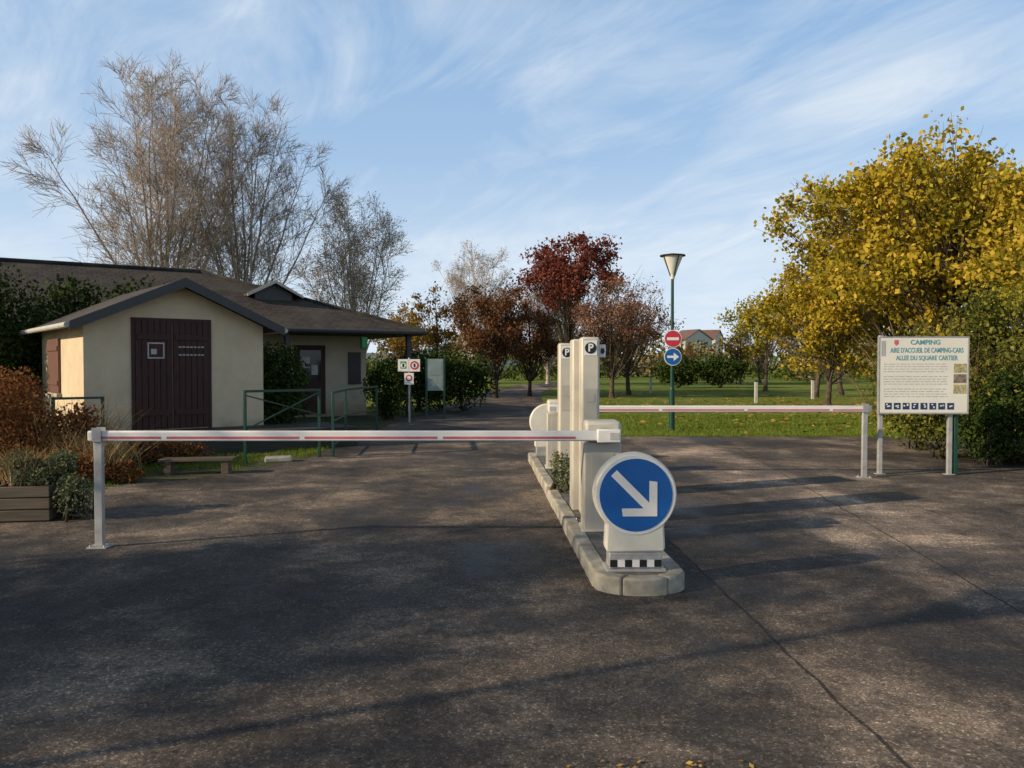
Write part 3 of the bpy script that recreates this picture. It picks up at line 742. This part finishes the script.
for x in(-.26,.26):
    mb=MB(); mb.box(x-.03,x+.03,-.03,.03,0,1.8); mb.build('post',[M_green],t)
mb=MB(); mb.box(-.228,.228,-.035,.02,.85,1.78); mb.build('panel',[M_notice],t)
mb=MB(); mb.box(-.18,.18,-.040,-.0355,1.3,1.7); mb.box(-.18,.18,-.040,-.0355,.92,1.22); mb.build('poster',[M_notice],t)

# ------------------------------------------------------------------ shrubs
shrub('ivy_hedge','tall dark green ivy mass beside the hut roof','hedge',(-11.4,17.4,0),
  [(-2.2,-1.5,1.6,1.6,1.3,2.05),(0,0,2.1,1.5,1.2,1.95),(.3,-.9,1.2,1.0,.9,1.4),(1.0,1.1,2.5,1.1,.9,1.4),(-.8,-.9,2.65,1.6,1.0,1.25),(2.3,1.9,2.7,1.1,.7,1.25),(3.2,2.5,2.7,.9,.5,1.1),(-3.6,-2.0,1.6,1.5,1.4,1.9)],36000,.10,L_dgr,31)
shrub('dark_shrub','dense dark green shrub between hut and reception','shrub',(-5.1,17.2,0),[(0,0,1.1,.75,.8,1.15),(-.3,.9,1.2,.8,.7,1.0)],7000,.08,L_dgr,32)
shrub('clipped_shrub','wide dark green shrub beside reception entrance','shrub',(-2.6,27.5,0),[(-.6,-.6,1.1,1.4,1.0,1.2),(.9,0,1.1,1.3,1.1,1.15),(0,1,1.2,1.7,1,1.2)],10000,.11,L_dgr,33)
shrub('clipped_shrub','dark green shrub under the porch eave','shrub',(-3.6,23.0,0),[(0,0,.9,.8,.6,1.0)],5000,.08,L_dgr,34)
shrub('rusty_shrub','rust red and orange autumn shrub by the hut','shrub',(-6.9,11.3,0),[(-.4,0,.75,.8,.7,.8),(.4,.4,.55,.55,.6,.55),(-.9,.9,.9,.7,.7,.75)],8500,.06,L_rus,35)
spray('dry_grass_clump','straw coloured dry grass clump on the verge','plant',(-6.0,11.3,0),600,.7,.55,L_straw,36,.006)
spray('dry_grass_clump','dry seed heads beside the hut corner','plant',(-6.9,12.2,0),500,1.1,.7,L_straw,38,.006)
shrub('low_shrub','low rusty and olive border plants at the verge','shrub',(-5.9,10.5,0),[(0,0,.22,.6,.35,.32),(-.9,.1,.25,.6,.35,.36),(.6,.2,.12,.35,.25,.2)],5500,.045,L_rus,39)
shrub('rusty_shrub','low reddish groundcover shrub beneath the terrace','shrub',(-5.6,12.7,0),[(0,0,.2,.8,.4,.28)],3000,.05,L_rus,40)
shrub('island_plant','small bushy plant growing on the traffic island','plant',(*islpos(3.75,-.13),.118),[(0,0,.24,.19,.30,.30),(-.04,.2,.3,.15,.18,.26)],3200,.032,L_gry,41)
shrub('mixed_hedge','dense green and yellowing mixed hedge behind the board','hedge',(8.6,14.0,0),
  [(-1.3,-.6,.85,.75,.8,.95),(-.2,-.9,1.0,1.0,.9,1.15),(1.0,-1.2,1.2,1.1,1.0,1.3),(2.4,-1.6,1.3,1.2,1,1.4),(-1.0,.8,1.2,1.0,1.0,1.3),(.4,.6,1.6,1.2,1.2,1.7),(2.0,.4,2.0,1.3,1.3,1.9),(3.6,-.5,1.9,1.4,1.3,2.1),(1.6,.6,2.9,.9,.8,1.2),(.2,1.0,2.4,.8,.7,.9)],42000,.078,L_hed,42)
shrub('dark_shrub','dark green rounded shrub at the asphalt edge','shrub',(7.6,12.6,0),[(0,0,.6,.65,.5,.65),(1.0,-.2,.65,.7,.5,.7),(2.1,-.4,.75,.8,.6,.8),(.5,.3,1.1,.6,.5,.55)],14000,.06,L_dgr,43)
spray('dry_grass_clump','straw coloured dry stalks rising out of the hedge','plant',(8.5,15.2,.6),500,1.9,1.3,L_straw,44,.006)
shrub('distant_shrub','rounded dark green shrub on the far lawn','shrub',(13.0,55,0),[(-1.5,0,1.2,2.0,1.4,1.2),(1.5,0,1.3,2.2,1.5,1.3)],5000,.2,L_dgr,45)

# ------------------------------------------------------------------ trees
bareA=bare_meshes(101,16.0,M_barkp,.44,.25,.15,13,tipr=.008,nside=(16,9,6))
bareB=bare_meshes(102,14.6,M_barkp,.40,.22,.16,11,tipr=.008,nside=(14,8,5))
place_tree('bare_tree','tall leafless tree with many spreading pale branches','tree',bareA,(-15.8,36,0),0,1.0,'bare trees behind the buildings')
place_tree('bare_tree','tall leafless tree with upright fine branches','tree',bareB,(-12.9,38,0),1.3,1.0,'bare trees behind the buildings')
bareC=bare_meshes(103,10.5,M_barkp,.46,.17,.12,11,seeds=L_pal,seedn=9000,ssize=.09,nside=(11,8,4))
place_tree('bare_tree','nearly bare tree hazed with pale seed clusters','tree',bareC,(-8.1,41,0),0,1.02,'bare trees behind the buildings')
place_tree('bare_tree','nearly bare pale distant tree behind russet tree','tree',bareC,(-3.0,62,0),2.0,1.05,'bare trees behind the buildings')
place_tree('bare_tree','nearly bare pale distant tree beside crimson tree','tree',bareC,(3.0,66,0),4.0,.95,'bare trees behind the buildings')
place_tree('bare_tree','small leafless tree beyond the long roof','tree',bareC,(-36,58,0),2.2,.85,'bare trees behind the buildings')

red=leafy_meshes(201,11.7,8.4,(4.0,3.6,3.0),85,190,.24,M_barkd,L_red,.22,1.05)
place_tree('crimson_tree','large round tree with crimson autumn leaves','tree',red,(4.4,60,0))
brn=leafy_meshes(202,5.8,3.75,(2.3,2.2,2.0),60,190,.13,M_barkd,L_brn,.12,.62)
place_tree('russet_tree','round topped tree with dark russet leaves','tree',brn,(-.8,38,0),0,1.0,'russet lawn trees')
place_tree('russet_tree','round topped tree with dark russet leaves','tree',brn,(.9,40.5,0),2.0,.88,'russet lawn trees')
pnk=leafy_meshes(203,6.2,3.9,(2.4,2.3,2.2),60,120,.11,M_bark,L_pink,.12,.65,twigs=9)
place_tree('thinning_tree','half bare tree with sparse reddish leaves','tree',pnk,(4.8,38,0),0,1.0,'thinning lawn trees')
place_tree('thinning_tree','half bare tree with sparse reddish leaves','tree',pnk,(6.2,42,0),1.7,1.05,'thinning lawn trees')
ora=leafy_meshes(204,6,3.9,(2.0,2.0,2.2),40,110,.16,M_bark,L_ora,.12,.6)
place_tree('orange_tree','small tree with olive and orange foliage','tree',ora,(-4.6,46,0),0,1.0,'orange autumn trees')
for i,(x,y,s,r) in enumerate([(18.5,64,.8,1),(22,70,.9,3),(-1.6,70,.9,4),(-7.5,54,.9,.5),(-9,66,1.1,5),(15.6,72,.65,2.4)]):
    place_tree('orange_tree','distant young tree with orange foliage on the lawn','tree',ora,(x,y,0),r,s,'orange autumn trees')
lim=leafy_meshes(205,6.5,4.1,(2.6,2.5,2.5),45,120,.18,M_bark,L_ylg,.13,.75)
for x,y,s,r in [(15.4,48,1.0,0),(17.5,42,1.05,1.2),(12.6,19.5,.62,4.4)]:
    place_tree('lime_tree','small tree with fading yellow green leaves','tree',lim,(x,y,0),r,s,'yellowing trees on the lawn')
yelA=leafy_meshes(206,10,6.0,(4.7,4.2,3.8),160,210,.19,M_bark,L_yel,.2,.9,fork=1.8)
place_tree('yellow_tree','large spreading tree with big golden yellow leaves','tree',yelA,(14.6,26.5,0),0,.98,'golden yellow trees')
place_tree('yellow_tree','golden yellow tree with open branching crown','tree',yelA,(16.7,34,0),2.1,1.12,'golden yellow trees')
yelB=leafy_meshes(207,7,3.9,(3.0,2.8,2.8),80,170,.17,M_bark,L_yel,.13,.75,fork=1.2)
place_tree('yellow_tree','smaller golden tree with low hanging foliage','tree',yelB,(12.4,31,0),0,.92,'golden yellow trees')
place_tree('yellow_tree','smaller golden tree standing beyond the board','tree',yelB,(15.0,39,0),1.0,1.0,'golden yellow trees')
place_tree('yellow_tree','golden tree rising behind the mixed hedge','tree',yelB,(15.0,21.5,0),3.0,1.0,'golden yellow trees')

def wood(name,seed,x0,x1,y0,y1,h0,h1,n,ls,mat):
    rg=np.random.default_rng(seed); k=int((x1-x0)/3.2); Ps=[]
    for i in range(k):
        cx=rg.uniform(x0,x1); cy=rg.uniform(y0,y1); h=rg.uniform(h0,h1); r=rg.uniform(2.2,4)
        m=n//k; p=unit(rg.normal(size=(m,3)))*(rg.uniform(.3,1,(m,1))**.5)
        p=p*np.array([r,r,h/2])+np.array([cx,cy,h/2]); Ps.append(p+rg.normal(size=(m,3))*.25)
    P=np.concatenate(Ps); P=P[P[:,2]>0]
    o=link(name,leafmesh(name,P,ls,rg,mat)); o['kind']='stuff'
wood('distant_woodland',51,-70,110,95,125,3.2,7.2,32000,.6,L_far)
wood('distant_hedgerow',52,-40,60,80,92,1.5,3.4,12000,.45,L_mgr)
wood('distant_copse',53,28,75,60,80,5,10,14000,.45,L_far)
M_rooftile=simple('clay_roof',(.17,.10,.08),.8,0,.3,2,.2)
def house(loc,rz,w,d,h,rh,label):
    t=thing('house',label,'house',loc,rz,'distant houses beyond the park')
    mb=MB(); mb.prism([(0,0),(w,0),(w,h),(w/2,h+rh),(0,h)],0,d); mb.build('wall',[M_pale],t)
    mb=MB()
    for s in(-1,1):
        pts=[(w/2,h+rh+.05),(w/2+s*(w/2+.4),h-.2),(w/2+s*(w/2+.4),h+.05),(w/2,h+rh+.3)]
        if s<0: pts=pts[::-1]
        mb.prism(pts,-.4,d+.4)
    mb.build('roof',[M_rooftile],t)
    for x in(w*.2,w*.6):
        mb=MB(); mb.box(x,x+w*.15,-.05,-.005,h*.45,h*.8); mb.build('window',[M_dkglass],t)
house((57,260,0),R(25),11,9,10,3.2,'white gabled distant house with clay roof')
house((72,280,0),R(60),10,9,11,3,'white gabled distant house with clay roof')
house((-8,165,0),R(30),12,9,6,3.0,'white gabled distant house with clay roof')
for x,y in((13.9,36.5),(10.2,33),(7.9,45)):
    t=thing('marker_post','short pale marker post standing on the lawn','post',(x,y,0),0,'marker posts on the lawn')
    mb=MB(); mb.box(-.06,.06,-.06,.06,0,.9); mb.build('post',[M_pale],t,.01)
    mb=MB(); mb.box(-.08,.08,-.08,.08,.902,.96); mb.build('cap',[M_green],t,.01)

# ------------------------------------------------------------------ things beside the viewpoint that cast shade
shade=leafy_meshes(301,7,4.0,(2.0,1.35,1.6),36,150,.18,M_bark,L_ora,.16,.65,twigs=5)
place_tree('roadside_tree','autumn tree beside the entrance road','tree',shade,(-11.4,1.75,0),R(22),1.0,'roadside autumn trees')
place_tree('roadside_tree','autumn tree beside the entrance road','tree',shade,(-18.0,3.2,0),R(200),1.0,'roadside autumn trees')
place_tree('bare_tree','leafless tree beside the entrance road','tree',bareC,(-15.5,-.5,0),3.0,.85,'bare trees beside the road')
lamp((-9.3,.14,.009),5.9,'green street lamp at the road entrance')

# ------------------------------------------------------------------ light, sky, camera
EL=R(23); AZ=R(248)
d=Vector((-math.sin(AZ)*math.cos(EL),-math.cos(AZ)*math.cos(EL),-math.sin(EL)))
sl_=bpy.data.lights.new('sun','SUN'); sl_.energy=5; sl_.angle=R(.5); sl_.color=(1,.83,.60)
so=bpy.data.objects.new('sun',sl_); scene.collection.objects.link(so); so.rotation_euler=d.to_track_quat('-Z','Y').to_euler()
w=bpy.data.worlds.new('World'); scene.world=w; w.use_nodes=True; nt=w.node_tree
bg=nt.nodes['Background']; bg.inputs[1].default_value=.15
sk=N(nt,'ShaderNodeTexSky'); sk.sky_type='NISHITA'; sk.sun_disc=False; sk.sun_elevation=EL; sk.sun_rotation=AZ; sk.air_density=1.0; sk.dust_density=.6; sk.ozone_density=1.5
tc=N(nt,'ShaderNodeTexCoord'); sp=N(nt,'ShaderNodeSeparateXYZ'); nt.links.new(tc.outputs['Generated'],sp.inputs[0])
zz=mth(nt,'ADD',mth(nt,'MAXIMUM',sp.outputs[2],0),.15)
cb=N(nt,'ShaderNodeCombineXYZ'); nt.links.new(mth(nt,'DIVIDE',sp.outputs[0],zz),cb.inputs[0]); nt.links.new(mth(nt,'DIVIDE',sp.outputs[1],zz),cb.inputs[1])
mr=N(nt,'ShaderNodeMapping'); mr.inputs['Rotation'].default_value=(0,0,R(-118)); nt.links.new(cb.outputs[0],mr.inputs[0])
mp=N(nt,'ShaderNodeMapping'); mp.inputs['Scale'].default_value=(.55,1.5,1); mp.inputs['Location'].default_value=(.6,.25,0); nt.links.new(mr.outputs[0],mp.inputs[0])
n1=noise(nt,mp.outputs[0],1.7,7,.66,1.0)
mr2=N(nt,'ShaderNodeMapping'); mr2.inputs['Rotation'].default_value=(0,0,R(-150)); nt.links.new(cb.outputs[0],mr2.inputs[0])
mq=N(nt,'ShaderNodeMapping'); mq.inputs['Scale'].default_value=(.3,2.0,1); mq.inputs['Location'].default_value=(2.2,.7,0); nt.links.new(mr2.outputs[0],mq.inputs[0])
n3=noise(nt,mq.outputs[0],1.1,5,.6,.5)
mp2=N(nt,'ShaderNodeMapping'); mp2.inputs['Location'].default_value=(3.1,1.7,0); nt.links.new(cb.outputs[0],mp2.inputs[0])
n2=noise(nt,mp2.outputs[0],.9,3,.55,.3)
s_=mth(nt,'ADD',mth(nt,'MULTIPLY',n1,.46),mth(nt,'ADD',mth(nt,'MULTIPLY',n3,.18),mth(nt,'MULTIPLY',n2,.42)))
cl=ramp(nt,s_,[(.48,(0,0,0)),(.57,(.34,.34,.34)),(.67,(.85,.85,.85))])
haze=ramp(nt,sp.outputs[2],[(0,(.92,)*3),(.10,(.62,)*3),(.25,(.24,)*3),(.5,(.02,)*3)])
base=mixc(nt,.74,sk.outputs[0],(1.65,3.10,5.2))
c=mixc(nt,cl,base,(5.1,5.6,6.1))
c=mixc(nt,haze,c,(5.2,5.85,6.5))
c=mixc(nt,1.0,c,ramp(nt,sp.outputs[2],[(.40,(1,1,1)),(.62,(.36,.36,.36)),(1,(.30,.30,.30))]),'MULTIPLY')  # upper sky dimmed above the view to cut ambient light and deepen shadows
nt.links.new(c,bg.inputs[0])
cam=bpy.data.cameras.new('camera'); co_=bpy.data.objects.new('camera',cam); scene.collection.objects.link(co_)
cam.sensor_width=36; cam.lens=790/1024*36; cam.clip_end=3000
co_.location=(0,0,1.6); co_.rotation_euler=(R(90-1.38),0,0); scene.camera=co_
scene.view_settings.view_transform='Standard'; scene.view_settings.look='None'; scene.view_settings.exposure=0
